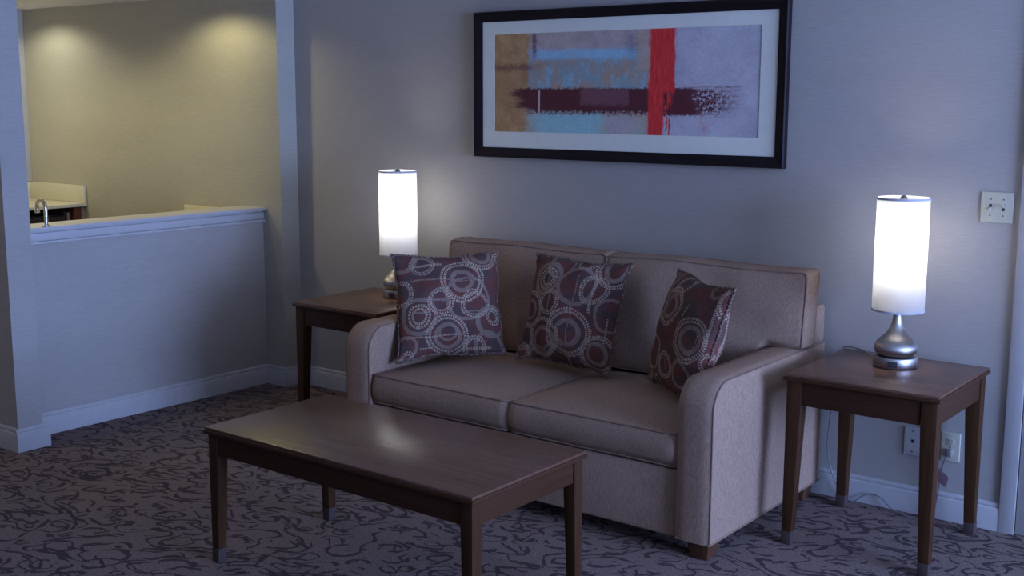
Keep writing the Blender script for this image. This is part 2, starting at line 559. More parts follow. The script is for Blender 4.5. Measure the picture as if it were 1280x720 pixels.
def smooth_path(pts, k=6):
    P = [Vector(p) for p in pts]
    out = []
    for i in range(len(P) - 1):
        p0, p1, p2, p3 = P[max(i - 1, 0)], P[i], P[i + 1], P[min(i + 2, len(P) - 1)]
        for j in range(k):
            t = j / k
            out.append(0.5 * ((2 * p1) + (p2 - p0) * t + (2 * p0 - 5 * p1 + 4 * p2 - p3) * t * t + (3 * p1 - p0 - 3 * p2 + p3) * t ** 3))
    out.append(P[-1])
    return out

def lathe(bm, prof, n=48, center=(0, 0), capb=True, capt=True):
    rings = []
    for r, z in prof:
        rings.append([bm.verts.new((center[0] + r * math.cos(2 * PI * k / n), center[1] + r * math.sin(2 * PI * k / n), z)) for k in range(n)])
    for A, B in zip(rings, rings[1:]):
        for k in range(n):
            bm.faces.new((A[k], A[(k + 1) % n], B[(k + 1) % n], B[k]))
    if capb:
        bm.faces.new(rings[0][::-1])
    if capt:
        bm.faces.new(rings[-1])

def strip(bm, prof, A, B, out):
    """extrude a closed profile of (offset along out, z) from A to B"""
    A, B, out = Vector((*A, 0)), Vector((*B, 0)), Vector((*out, 0)).normalized()
    a = [bm.verts.new(A + out * o + Vector((0, 0, z))) for o, z in prof]
    b = [bm.verts.new(B + out * o + Vector((0, 0, z))) for o, z in prof]
    bm.faces.new(a)
    bm.faces.new(b[::-1])
    n = len(prof)
    for i in range(n):
        j = (i + 1) % n
        bm.faces.new((a[i], b[i], b[j], a[j]))

def thing(name, label, cat, loc=(0, 0, 0), rot=(0, 0, 0), group=None):
    o = bpy.data.objects.new(name, None)
    o.empty_display_size = 0.05
    C.objects.link(o)
    o.location = loc
    o.rotation_euler = rot
    return tag(o, label, cat, group)

def tag(o, label, cat, group=None):
    o['label'] = label
    o['category'] = cat
    if group:
        o['group'] = group
    return o

def struct(o):
    o['kind'] = 'structure'
    return o

def dup_tree(o, parent=None):
    c = o.copy()
    C.objects.link(c)
    if parent is not None:
        c.parent = parent
    for ch in list(o.children):
        dup_tree(ch, c)
    return c

# ------------------------------------------------------------------ the setting
ROOM = dict(x0=-7.2, x1=WIN_X + 0.05, y0=-6.6, z1=2.75)
YA = -0.127            # plane of the alcove's back wall, proud of the main wall
XR = -4.222            # its outer corner
ALC_X0, ALC_Z1 = -6.77, 2.204
COL_Y0, COL_Y1, COL_X = -1.752, -1.628, -4.236

struct(bx('floor', M['carpet'], (ROOM['x0'], ROOM['x1'] + 0.1, ROOM['y0'], 0.1, -0.08, 0)))
struct(bx('ceiling', M['ceil'], (ROOM['x0'], ROOM['x1'] + 0.1, ROOM['y0'], 0.1, ROOM['z1'], ROOM['z1'] + 0.08)))
struct(bx('wall_back', M['paper'], (XR, ROOM['x1'] + 0.1, 0, 0.1, 0, ROOM['z1'])))
# the alcove's back wall stands 13 cm proud and returns to the main wall
struct(bx('wall_alcove_back', M['paper_warm'], (ROOM['x0'], XR, YA, 0.1, 0, ROOM['z1'])))
struct(bx('wall_alcove_left', M['paper_warm'], (ROOM['x0'], ALC_X0, COL_Y1, YA, 0, ROOM['z1'])))
struct(bx('wall_column', M['paper'], (ROOM['x0'], COL_X, COL_Y0, COL_Y1, 0, ROOM['z1'])))
struct(bx('ceiling_alcove', M['ceil'], (ALC_X0, COL_X, COL_Y1, YA, ALC_Z1, ROOM['z1'])))
struct(bx('wall_left', M['paper'], (ROOM['x0'] - 0.1, ROOM['x0'], ROOM['y0'], 0.1, 0, ROOM['z1'])))
struct(bx('wall_front', M['paper'], (ROOM['x0'], ROOM['x1'] + 0.1, ROOM['y0'] - 0.1, ROOM['y0'], 0, ROOM['z1'])))

# right wall with the window opening (outside the frame, lights the room)
wr = bmesh.new()
X0, X1 = WIN_X, WIN_X + 0.1
box(wr, X0, X1, ROOM['y0'], WIN_Y0, 0, ROOM['z1'])
box(wr, X0, X1, WIN_Y1, 0, 0, ROOM['z1'])
box(wr, X0, X1, WIN_Y0, WIN_Y1, 0, WIN_Z0)
box(wr, X0, X1, WIN_Y0, WIN_Y1, WIN_Z1, ROOM['z1'])
struct(build('wall_right', wr, M['paper']))
wf = bmesh.new()
for a, b, c, d in ((WIN_Y0, WIN_Y1, WIN_Z0 - 0.06, WIN_Z0), (WIN_Y0, WIN_Y1, WIN_Z1, WIN_Z1 + 0.06),
                   (WIN_Y0 - 0.06, WIN_Y0, WIN_Z0 - 0.06, WIN_Z1 + 0.06), (WIN_Y1, WIN_Y1 + 0.06, WIN_Z0 - 0.06, WIN_Z1 + 0.06)):
    box(wf, WIN_X - 0.02, WIN_X, a, b, c, d)
struct(build('window_1', wf, M['trim'], bevel=0.004))

# half wall: slightly out of square, ends on the alcove's back wall
HW_A = -0.0189
def hwx(y):
    return -4.380 - HW_A * (y - YA) * 1.0
def hwq(off_in, off_out, y0, y1):
    # quad between the room face + off_out and the room face - off_in
    return [(hwx(y0) - off_in, y0), (hwx(y0) + off_out, y0), (hwx(y1) + off_out, y1), (hwx(y1) - off_in, y1)]
hw = bmesh.new()
q = hwq(0.115, 0.0, COL_Y1, YA)
hexa(hw, q, 0, q, 0.955)
struct(build('wall_half', hw, M['paper']))
# its cap: ledge board over a two-step apron moulding
cap = bmesh.new()
q = hwq(0.17, 0.034, COL_Y1, YA - 0.002)
hexa(cap, q, 1.001, q, 1.018)
q = hwq(0.0, 0.005, COL_Y1, YA - 0.002)
hexa(cap, q, 0.990, q, 1.001)
q = hwq(0.0, 0.015, COL_Y1, YA - 0.002)
hexa(cap, q, 0.956, q, 0.990)
q2 = hwq(0.0, 0.021, COL_Y1, YA - 0.002)
hexa(cap, q2, 0.938, q2, 0.950)
q2 = hwq(0.0, 0.006, COL_Y1, YA - 0.002)
hexa(cap, q2, 0.950, q2, 0.956)
struct(build('trim_1', cap, M['trim'], bevel=0.0025))

BASE = [(0, 0), (0.014, 0), (0.014, 0.083), (0.012, 0.088), (0.008, 0.092), (0.010, 0.098), (0.008, 0.106), (0.004, 0.110), (0, 0.110)]
def baseboard(name, runs):
    bm = bmesh.new()
    for A, B, o in runs:
        strip(bm, BASE, A, B, o)
    return struct(build(name, bm, M['trim'], smooth=30))
baseboard('baseboard_back', [((XR + 0.014, 0), (-0.339, 0), (0, -1))])
baseboard('baseboard_return', [((XR, YA - 0.014), (XR, 0), (1, 0)), ((hwx(YA), YA), (XR, YA), (0, -1))])
baseboard('baseboard_half', [((hwx(COL_Y1), COL_Y1), (hwx(YA), YA), (1, 0.0))])
baseboard('baseboard_column', [((COL_X, COL_Y0 - 0.014), (COL_X, -1.598), (1, 0)), ((ROOM['x0'], COL_Y0), (COL_X, COL_Y0), (0, -1)),
                               ])

# door at the right edge: casing and the slab beside it
dc = bmesh.new()
box(dc, -0.339, -0.281, -0.016, 0, 0, 2.09)
box(dc, -0.339, 0.72, -0.016, 0, 2.032, 2.09)
box(dc, 0.662, 0.72, -0.016, 0, 0, 2.09)
struct(build('trim_2', dc, M['door'], bevel=0.003))
dr = struct(bx('door_1', M['door'], (-0.277, 0.658, -0.010, 0.0, 0.006, 2.028), bevel=0.002))
hb = bmesh.new()
lathe(hb, [(0.028, 0), (0.028, 0.008), (0.011, 0.012), (0.011, 0.04), (0.026, 0.05), (0.028, 0.062), (0.018, 0.072)], 24)
bmesh.ops.rotate(hb, verts=hb.verts[:], matrix=Matrix.Rotation(R(90), 3, 'X'))
bmesh.ops.translate(hb, verts=hb.verts[:], vec=(0.60, -0.010, 0.95))
build('door_knob', hb, M['steel'], dr, smooth=35)

# pale corner trim on the far left of the alcove
tl = bmesh.new()
box(tl, ALC_X0, ALC_X0 + 0.022, YA - 0.09, YA, 1.06, ALC_Z1)
struct(build('trim_3', tl, M['paper_warm'], bevel=0.003))

# ------------------------------------------------------------------ alcove lights
def downlight(x, y, label, power, col, z=ALC_Z1):
    t = thing('downlight', label, 'light', (x, y, z))
    bm = bmesh.new()
    lathe(bm, [(0.052, 0.0), (0.075, -0.001), (0.078, -0.004), (0.074, -0.008), (0.056, -0.007), (0.050, 0.0)], 32, capb=False, capt=False)
    build('trim_ring', bm, M['trim'], t, smooth=50)
    lamp('downlight_bulb', 'SPOT', (0, 0, -0.012), power, col, parent=t, spot_size=R(157), spot_blend=0.45, shadow_soft_size=0.03)
    return t
downlight(-6.33, YA - 0.36, 'recessed ceiling light over the back left counter of the alcove', SPOT_W, (1.0, 0.98, 0.76))
downlight(-4.60, YA - 0.36, 'recessed ceiling light above the half wall end of the alcove', SPOT_W, SPOT_COL)
downlight(-6.25, YA - 1.05, 'added unseen fill light at the front left of the alcove ceiling', SPOT_W * 1.6, SPOT_COL)  # added out of view to raise the ambient light in the alcove
downlight(-5.20, YA - 1.05, 'added unseen fill light at the front middle of the alcove ceiling', SPOT_W * 1.6, SPOT_COL)  # second added fill, also out of view

downlight(-5.1, -3.0, 'recessed ceiling light of the entry beside the wall column', 26.0, (1.0, 0.84, 0.62), ROOM['z1'])

# ------------------------------------------------------------------ sofa
SX0, SX1, SY0, SY1 = -2.850, -1.050, -0.985, -0.045
ARM, ARMZ, RB = 0.137, 0.652, 0.105
sofa = thing('sofa', 'beige woven two-seat sofa with square arms and brown wooden feet', 'sofa', (-1.95, -0.5, 0))
SOF = Vector((-1.95, -0.5, 0))

def sbuild(name, bm, mat, parent, **kw):
    bmesh.ops.translate(bm, verts=bm.verts[:], vec=-SOF)
    return build(name, bm, mat, parent, **kw)

def rumple(p, amp, sc=5.0, seed=0.0):
    return amp * (mnoise.noise(Vector((p[0] * sc + seed, p[1] * sc, p[2] * sc))))

def make_arm(x0, x1):
    bm = bmesh.new()
    z0 = 0.072
    path = [(SY0, z0 + (ARMZ - RB - z0) * i / 6) for i in range(7)]
    for i in range(1, 13):
        a = PI - (PI / 2) * i / 12
        path.append((SY0 + RB + RB * math.cos(a), ARMZ - RB + RB * math.sin(a)))
    for i in range(1, 9):
        path.append((SY0 + RB + (SY1 - SY0 - RB) * i / 8, ARMZ))
    K = 8
    rows = []
    for i, (y, z) in enumerate(path):
        a, b = path[max(i - 1, 0)], path[min(i + 1, len(path) - 1)]
        t = Vector((b[0] - a[0], b[1] - a[1])).normalized()
        nrm = Vector((-t.y, t.x))
        row = []
        for k in range(K + 1):
            s = 2 * k / K - 1
            cr = 0.010 * (1 - s ** 4)
            x = x0 + (x1 - x0) * k / K
            p = (x, y + nrm.x * cr, z + nrm.y * cr + rumple((x, y, z), 0.003, 7))
            row.append(bm.verts.new(p))
        rows.append(row)
    for A, B in zip(rows, rows[1:]):
        for k in range(K):
            bm.faces.new((A[k], A[k + 1], B[k + 1], B[k]))
    for k, sgn in ((0, -1), (K, 1)):      # side panels, softly padded
        ed = [r[k] for r in rows]
        prev = ed
        xs = x0 if k == 0 else x1
        cy, cz = (SY0 + SY1) / 2, 0.33
        for q_ in (0.85, 0.6, 0.3):
            cur = []
            for v in ed:
                y = cy + (v.co.y - cy) * q_
                z = cz + (v.co.z - cz) * q_
                if q_ < 1:
                    z = z0 + (z - z0) * 1.0
                cur.append(bm.verts.new((xs + sgn * 0.006 * (1 - q_), y, z)))
            for i in range(len(ed) - 1):
                bm.faces.new((prev[i], prev[i + 1], cur[i + 1], cur[i]))
            # close the open (bottom/back) side of the ring
            bm.faces.new((prev[-1], prev[0], cur[0], cur[-1])) if q_ != 0.85 else None
            if q_ == 0.85:
                bk = bm.verts.new((xs, SY1, z0))
                bm.faces.new((prev[-1], bk, cur[-1]))
                bm.faces.new((bk, prev[0], cur[0]))
                bm.faces.new((bk, cur[0], cur[-1]))
            prev = cur
        bm.faces.new(prev)
    # back and underside
    br = [bm.verts.new((x0 + (x1 - x0) * k / K, SY1, z0)) for k in (0, K)]
    bm.faces.new((rows[-1][0], *[v for v in rows[-1][1:]], br[1], br[0]))
    bm.faces.new((*rows[0], br[1], br[0]))
    bmesh.ops.remove_doubles(bm, verts=bm.verts[:], dist=0.0004)
    arm = sbuild('arm', bm, M['sofa'], sofa, smooth=38)
    bm = bmesh.new()
    for xe in (x0 + 0.001, x1 - 0.001):
        tube(bm, [(xe, y, z) for y, z in path], 0.0032, 6)
    tube(bm, [(x0, SY0 - 0.002, z0), (x1, SY0 - 0.002, z0)], 0.0045, 6)
    tube(bm, [(x1 if x1 > -1.5 else x0, SY0, z0), (x1 if x1 > -1.5 else x0, SY1, z0)], 0.0045, 6)
    sbuild('piping', bm, M['welt'], arm, smooth=60)
    return arm

def rim_grid(n, m, a0, a1, b0, b1, rad):
    """grid of (a, b, u, v) over a rounded rectangle"""
    ha, hb_ = (a1 - a0) / 2, (b1 - b0) / 2
    ca, cb = (a0 + a1) / 2, (b0 + b1) / 2
    G = []
    for j in range(m + 1):
        row = []
        for i in range(n + 1):
            u, v = 2 * i / n - 1, 2 * j / m - 1
            a, b = ha * u, hb_ * v
            qa, qb = abs(a) - (ha - rad), abs(b) - (hb_ - rad)
            if qa > 0 and qb > 0:
                L = math.hypot(qa, qb)
                k = max(qa, qb) / L
                a = math.copysign(ha - rad + qa * k, a)
                b = math.copysign(hb_ - rad + qb * k, b)
            row.append((ca + a, cb + b, u, v))
        G.append(row)
    return G

def cushion(name, n, m, rect, rad, pos, crown, side, parent, warp=None, amp=0.004, seed=0.0, levels=5, welt=0.0038):
    """box cushion: two crowned panels joined by a boxing strip, piped along both seams.
    pos(a, b, t) maps panel coordinates and thickness t in 0..1 (1 = showing panel) to space"""
    bm = bmesh.new()
    G = rim_grid(n, m, *rect, rad)
    pan = []
    for t, sgn in ((1, 1), (0, -1)):
        rows = []
        for r in G:
            row = []
            for a, b, u, v in r:
                h = (1 - abs(u) ** 3.0) * (1 - abs(v) ** 3.0)
                p = pos(a, b, t, sgn * crown * h)
                edge = (1 - u ** 8) * (1 - v ** 8)
                p = p + Vector((rumple(p, amp, 5, seed), rumple(p, amp, 6, seed + 9), rumple(p, amp, 6, seed + 4))) * (0.4 + edge)
                row.append(bm.verts.new(p))
            rows.append(row)
        for A, B in zip(rows, rows[1:]):
            for k in range(n):
                bm.faces.new((A[k], A[k + 1], B[k + 1], B[k]))
        pan.append(rows)
    def loop(rows):
        return ([rows[0][i] for i in range(n)] + [rows[j][n] for j in range(m)] +
                [rows[m][i] for i in range(n, 0, -1)] + [rows[j][0] for j in range(m, 0, -1)])
    L1, L0 = loop(pan[0]), loop(pan[1])
    N = len(L1)
    cen = sum((v.co for v in L1 + L0), Vector()) / (2 * N)
    prev = L1
    axis = (L0[0].co - L1[0].co).normalized()
    for k in range(1, levels + 1):
        f = k / levels
        if k == levels:
            cur = L0
        else:
            cur = []
            for i in range(N):
                p = L1[i].co.lerp(L0[i].co, f)
                d = p - cen
                d -= axis * d.dot(axis)
                tang = (L1[(i + 1) % N].co - L1[i - 1].co)
                d = tang.cross(axis)
                if d.length > 1e-6:
                    d.normalize()
                if d.dot(p - cen) < 0:
                    d = -d
                cur.append(bm.verts.new(p + d * (side * math.sin(PI * f) + rumple(p, amp * 0.7, 9, seed))))
        for i in range(N):
            j = (i + 1) % N
            bm.faces.new((prev[i], prev[j], cur[j], cur[i]))
        prev = cur
    wl = [[v.co.copy() for v in L1], [v.co.copy() for v in L0]]
    o = sbuild(name, bm, M['sofa'], parent, smooth=70)
    bm = bmesh.new()
    for lp in wl:
        tube(bm, lp, welt, 6, closed=True)
    sbuild('piping', bm, M['welt'], o, smooth=60)
    return o

for x0, x1 in ((SX0, SX0 + ARM), (SX1 - ARM, SX1)):
    make_arm(x0, x1)
IN0, IN1, MID = SX0 + ARM + 0.004, SX1 - ARM - 0.004, -1.960
# front rail and deck between the arms
bx_ = bmesh.new()
box(bx_, IN0 - 0.003, IN1 + 0.003, SY0 + 0.016, SY1 - 0.05, 0.072, 0.318)
sbuild('front_rail', bx_, M['sofa'], sofa, bevel=0.008)
bm = bmesh.new()
tube(bm, [(IN0, SY0 + 0.014, 0.073), (IN1, SY0 + 0.014, 0.073)], 0.005, 6)
sbuild('rail_piping', bm, M['welt'], sofa, smooth=60)
# back frame above and between the arms
bm = bmesh.new()
box(bm, SX0 + 0.002, SX1 - 0.002, SY1 - 0.118, SY1, ARMZ + 0.004, 0.812)
sbuild('back_frame', bm, M['sofa'], sofa, bevel=0.016, seg=3)
bm = bmesh.new()
box(bm, IN0, IN1, SY1 - 0.1, SY1 - 0.002, 0.074, ARMZ + 0.006)
sbuild('back_panel', bm, M['sofa'], sofa, bevel=0.006)
# seat cushions
for (x0, x1, sd) in ((IN0, MID - 0.002, 1.3), (MID + 0.002, IN1, 6.1)):
    def pos(a, b, t, h, x0=x0):
        z = (0.447 if t else 0.328)
        return Vector((a, b, z + h * (1.0 if t else 0.25)))
    cushion('seat_cushion', 34, 28, (x0, x1, SY0 + 0.012, -0.205), 0.03, pos, 0.030, 0.016, sofa, seed=sd)
# back cushions: full width above the arms, narrower below them
def zbot(x):
    e = 0.055
    def ss(v):
        v = min(1, max(0, v))
        return v * v * (3 - 2 * v)
    l = ss((IN0 + 0.050 - x) / (2 * e) + 0.5)
    r = ss((x - (IN1 - 0.050)) / (2 * e) + 0.5)
    return 0.478 + (ARMZ + 0.013 - 0.478) * max(l, r)
ZT = 0.955
for (x0, x1, sd) in ((SX0 - 0.030, -1.986, 2.2), (-1.980, SX1 + 0.002, 8.8)):
    def pos(a, b, t, h, x0=x0, x1=x1):
        f = (b - 0.45) / (ZT - 0.45)
        zb = zbot(a)
        wave = 0.003 * math.sin((a - x0) / (x1 - x0) * 3 * PI + x0)
        z = 0.478 + (ZT + wave - 0.478) * f
        if z < zb + 0.035:      # only the lowest band of the cushion is notched for the arm
            lo, hi = 0.478, zb + 0.035
            z = zb + 0.035 * max(0.0, (z - lo)) / (hi - lo)
        zz = z
        if t:
            y = -0.305 + 0.062 * (zz - 0.478) / (ZT - 0.478)
            return Vector((a, y - h, z))
        y = -0.175 + 0.045 * (zz - 0.478) / (ZT - 0.478)
        return Vector((a, y - h * 0.1, z + 0.004))
    cushion('back_cushion', 50, 26, (x0, x1, 0.45, ZT), 0.02, pos, 0.045, 0.010, sofa, amp=0.009, seed=sd)
# feet
for fx in (SX0 + 0.058, SX1 - 0.058):
    for fy in (SY0 + 0.062, SY1 - 0.07):
        bm = bmesh.new()
        a, b = 0.046, 0.034
        hexa(bm, [(fx - b, fy - b), (fx + b, fy - b), (fx + b, fy + b), (fx - b, fy + b)], 0.0,
             [(fx - a, fy - a), (fx + a, fy - a), (fx + a, fy + a), (fx - a, fy + a)], 0.074)
        sbuild('foot', bm, M['foot'], sofa, bevel=0.003)

# ------------------------------------------------------------------ throw pillows
def affine(org, eu, ev, rings, bars, vlen):
    """pattern read off the photo in crop pixels -> pillow uv"""
    det = eu[0] * ev[1] - eu[1] * ev[0]
    def uv(x, y):
        dx, dy = x - org[0], y - org[1]
        return (dx * ev[1] - dy * ev[0]) / det, (eu[0] * dy - eu[1] * dx) / det
    R_ = []
    for (x, y, r, wd, dots) in rings:
        u, v = uv(x, y)
        rr = r / vlen
        R_.append((u, v, rr, wd * 1.2 / vlen, float(int(2 * PI * rr / 0.021)) if dots else 0.0))
    B_ = []
    for (xa, ya, xb, yb, wd, dots) in bars:
        u0, v0 = uv(xa, ya)
        u1, v1 = uv(xb, yb)
        h = wd / vlen / 2
        if abs(u1 - u0) > abs(v1 - v0):
            vm = (v0 + v1) / 2
            B_.append((min(u0, u1), max(u0, u1), vm - h, vm + h, dots))
        else:
            um = (u0 + u1) / 2
            B_.append((um - h, um + h, min(v0, v1), max(v0, v1), dots))
    return R_, B_

P1 = affine((55, 665), (625, -45), (-10, -575),
    [(440, 235, 108, 25, 1), (440, 235, 60, 20, 0), (215, 150, 60, 20, 1), (305, 360, 60, 22, 1), (180, 440, 48, 28, 1), (180, 440, 90, 18, 0),
     (345, 540, 102, 24, 1), (345, 545, 65, 18, 0), (510, 365, 68, 20, 1), (500, 600, 52, 20, 1), (560, 65, 90, 24, 1),
     (560, 65, 58, 18, 0), (85, 105, 85, 22, 0), (605, 450, 82, 20, 0), (620, 420, 36, 20, 1), (470, 330, 120, 14, 0),
     (345, 520, 45, 12, 0), (70, 320, 66, 18, 1), (590, 590, 80, 18, 0), (100, 600, 60, 14, 0), (110, 650, 26, 16, 1)],
    [(160, 150, 330, 150, 18, 1), (250, 357, 352, 355, 12, 0), (310, 240, 560, 228, 6, 0), (110, 548, 440, 532, 8, 1), (440, 605, 600, 602, 16, 1),
     (140, 425, 235, 420, 10, 0), (430, 405, 560, 400, 8, 0), (130, 250, 320, 240, 8, 0), (180, 615, 260, 610, 7, 1)], 585)
P2 = affine((22, 590), (492, 108), (122, -540),
    [(235, 195, 46, 28, 1), (235, 195, 82, 20, 0), (485, 280, 70, 20, 1), (258, 325, 58, 18, 1), (345, 485, 112, 22, 1), (345, 485, 66, 20, 0),
     (120, 340, 90, 18, 1), (120, 340, 50, 14, 0), (475, 600, 84, 20, 1), (475, 600, 50, 16, 0), (580, 175, 95, 20, 1), (580, 175, 58, 18, 0),
     (205, 520, 70, 18, 0), (205, 500, 95, 16, 1), (440, 95, 62, 16, 1), (400, 250, 100, 18, 0), (65, 480, 70, 18, 0), (150, 600, 60, 16, 0),
     (300, 130, 70, 14, 0), (560, 420, 80, 14, 0), (250, 620, 80, 16, 0), (60, 560, 40, 16, 1)],
    [(492, 215, 465, 400, 18, 1), (265, 265, 250, 385, 12, 0), (400, 190, 335, 590, 6, 0), (120, 290, 100, 400, 7, 1), (250, 150, 225, 260, 10, 0),
     (460, 470, 445, 560, 8, 1), (545, 430, 520, 560, 8, 1)], 560)
P3 = affine((50, 640), (285, 140), (180, -600),
    [(280, 260, 98, 22, 1), (280, 260, 58, 18, 0), (365, 440, 108, 24, 1), (365, 440, 70, 22, 0), (230, 570, 70, 22, 1), (100, 430, 60, 18, 1),
     (100, 430, 95, 16, 0), (95, 580, 66, 20, 1), (185, 290, 80, 18, 0), (230, 115, 60, 18, 0), (230, 115, 92, 16, 0), (320, 135, 55, 16, 1),
     (520, 260, 90, 20, 1), (480, 160, 60, 14, 0), (140, 690, 60, 18, 1), (160, 500, 90, 16, 0), (300, 620, 70, 16, 0), (420, 560, 60, 16, 1)],
    [(475, 210, 420, 480, 20, 1), (330, 190, 200, 345, 6, 0), (400, 400, 360, 520, 8, 1), (245, 520, 230, 600, 8, 1), (370, 250, 350, 330, 9, 1)], 626)

def pillow(label, size, loc, rz, rx, ry, pat, seed, thick=0.175):
    h = size / 2
    n = 30
    t = thing('throw_pillow', label, 'pillow', group=None)
    rot = Matrix.Rotation(rz, 4, 'Z') @ Matrix.Rotation(rx, 4, 'X') @ Matrix.Rotation(ry, 4, 'Y')
    t.matrix_world = Matrix.Translation(Vector(loc)) @ rot
    bm = bmesh.new()
    uvl = bm.loops.layers.uv.new('UVMap')
    def P(u, v, s):
        inx = 1 - 0.075 * (1 - v * v) * abs(u) ** 2
        inz = 1 - 0.075 * (1 - u * u) * abs(v) ** 2
        x, z = h * u * inx, h * v * inz
        prof = max(0.0, (1 - u * u) * (1 - v * v))
        d = thick / 2 * prof ** 0.55
        p = Vector((x, 0, z))
        wr_ = rumple((u, v, seed), 0.010, 2.2, seed) * prof ** 0.5
        edge = rumple((u * 1.5, v * 1.5, seed), 0.022, 1.7, seed + 3)
        p.y = -s * d + wr_ + edge * 0.8
        p.x += rumple((u, v, 3), 0.011, 2.6, seed)
        p.z += rumple((u, v, 7), 0.012, 2.6, seed)
        return p
    us = [math.sin(PI / 2 * (2 * i / n - 1)) * 0.5 + (2 * i / n - 1) * 0.5 for i in range(n + 1)]
    side = {}
    for s in (1, -1):
        for j in range(n + 1):
            for i in range(n + 1):
                rim = i in (0, n) or j in (0, n)
                key = (i, j, 0 if rim else s)
                if key not in side:
                    side[key] = bm.verts.new(P(us[i], us[j], s))
    def V(i, j, s):
        return side[(i, j, 0 if (i in (0, n) or j in (0, n)) else s)]
    for s in (1, -1):
        for j in range(n):
            for i in range(n):
                f = bm.faces.new((V(i, j, s), V(i + 1, j, s), V(i + 1, j + 1, s), V(i, j + 1, s)))
                for lp, (a, b) in zip(f.loops, ((i, j), (i + 1, j), (i + 1, j + 1), (i, j + 1))):
                    lp[uvl].uv = ((us[a] + 1) / 2, (us[b] + 1) / 2)
    bmesh.ops.recalc_face_normals(bm, faces=bm.faces[:])
    mat = pillow_fabric('pillow_rings_%d' % int(seed), *pat, seed)
    rim = ([V(i, 0, 1).co.copy() for i in range(n)] + [V(n, j, 1).co.copy() for j in range(n)] +
           [V(i, n, 1).co.copy() for i in range(n, 0, -1)] + [V(0, j, 1).co.copy() for j in range(n, 0, -1)])
    build('cover', bm, mat, t, smooth=80)
    # twisted cord round the seam
    fine = []
    N = len(rim)
    for i in range(N):
        for k in range(3):
            fine.append(rim[i].lerp(rim[(i + 1) % N], k / 3))
    rr = random.Random(int(seed))
    fine = [p + Vector((rr.uniform(-1, 1), rr.uniform(-1, 1), rr.uniform(-1, 1))) * 0.0014 for p in fine]
    bm = bmesh.new()
    tube(bm, fine, 0.0058, 7, closed=True, rfun=lambda i: 1.0 + 0.28 * math.sin(i * 2.1) + rr.uniform(-0.15, 0.15))
    build('cord_edging', bm, CORD, t, smooth=80)
    return t

def cord_mat():
    t = NT('pillow_cord')
    n = t.noise(t.coord('Object'), 160, 1)
    return t.set(col=t.mix(t.rng(n, 0.42, 0.6), (0.075, 0.036, 0.03), (0.26, 0.175, 0.13)), rough=0.85)
CORD = cord_mat()
pillow('maroon ring-patterned pillow leaning on the sofa arm nearest the half wall', 0.48, (-2.563, -0.632, 0.722), R(47.5), R(-24), R(-0.8), P1, 11)
pillow('maroon ring-patterned pillow in the middle, over the gap between the seat cushions', 0.474, (-2.030, -0.430, 0.717), R(2.4), R(-18.1), R(1.3), P2, 23)
pillow('maroon ring-patterned pillow turned sideways behind the sofa arm beside the switch-side table', 0.470, (-1.391, -0.560, 0.712), R(-33.8), R(-15.3), R(2.2), P3, 37)

# ------------------------------------------------------------------ tables
def table(name, label, cat, x0, x1, y0, y1, h, leg, foot, apron_h, group=None):
    t = thing(name, label, cat, ((x0 + x1) / 2, (y0 + y1) / 2, 0), group=group)
    hx, hy = (x1 - x0) / 2, (y1 - y0) / 2
    # top board: flat field with a small stepped lip that juts out
    bm = bmesh.new()
    box(bm, -hx + 0.004, hx - 0.004, -hy + 0.004, hy - 0.004, h - 0.010, h)
    build('table_top', bm, M['wood_top_lit'], t, bevel=0.0025)
    bm = bmesh.new()
    box(bm, -hx, hx, -hy, hy, h - 0.024, h - 0.010)
    build('top_edge', bm, M['wood_y'], t, bevel=0.004, seg=3)
    ins = 0.012
    zt = h - 0.024
    lx, ly = hx - ins, hy - ins
    for sx in (-1, 1):
        for sy in (-1, 1):
            bm = bmesh.new()
            def q(wd, off=0.0):
                xa, xb = sorted((sx * (lx + off), sx * (lx - wd)))
                ya, yb = sorted((sy * (ly + off), sy * (ly - wd)))
                return [(xa, ya), (xb, ya), (xb, yb), (xa, yb)]
            zb = zt - apron_h
            z1 = 0.05
            w1 = foot + (leg - foot) * z1 / zb
            hexa(bm, q(leg), zb, q(leg), zt)
            hexa(bm, q(w1), z1, q(leg), zb)
            bmesh.ops.remove_doubles(bm, verts=bm.verts[:], dist=1e-5)
            dead = [f for f in bm.faces if len(f.verts) == 4 and all(abs(v.co.z - zb) < 1e-5 for v in f.verts)]
            bmesh.ops.delete(bm, geom=dead, context='FACES_ONLY')
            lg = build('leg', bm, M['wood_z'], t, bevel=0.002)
            bm = bmesh.new()
            hexa(bm, q(foot, 0.0012), 0.0, q(w1, 0.0012), z1)
            fr = build('ferrule', bm, M['ferrule'], lg, bevel=0.0015)
            fr['label'] = 'grey cap on the foot of the leg'
    g = 0.003
    for s in (-1, 1):
        ya, yb = sorted((s * (ly - 0.004), s * (ly - 0.022)))
        ob = bx('apron', M['wood_apron_shaded'], (-lx + leg + g, lx - leg - g, ya, yb, zt - apron_h, zt), t, bevel=0.0015)
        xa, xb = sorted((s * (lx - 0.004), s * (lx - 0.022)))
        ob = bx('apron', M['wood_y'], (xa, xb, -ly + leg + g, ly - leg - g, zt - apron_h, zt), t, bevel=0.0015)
    return t
table('coffee_table', 'long low dark walnut coffee table in front of the sofa', 'table', -2.4795, -1.2545, -2.0495, -1.4575, 0.495, 0.046, 0.034, 0.074)
e1 = table('end_table', 'square walnut end table beneath the light switch, right of the sofa', 'table', -0.9535, -0.386, -0.6445, -0.0737, 0.647, 0.055, 0.036, 0.088,
           'matching square end tables')
e2 = dup_tree(e1)
e2.location = (-3.511 + 0.284, -0.418, 0)
e2['label'] = 'square walnut end table between the half wall and the sofa'

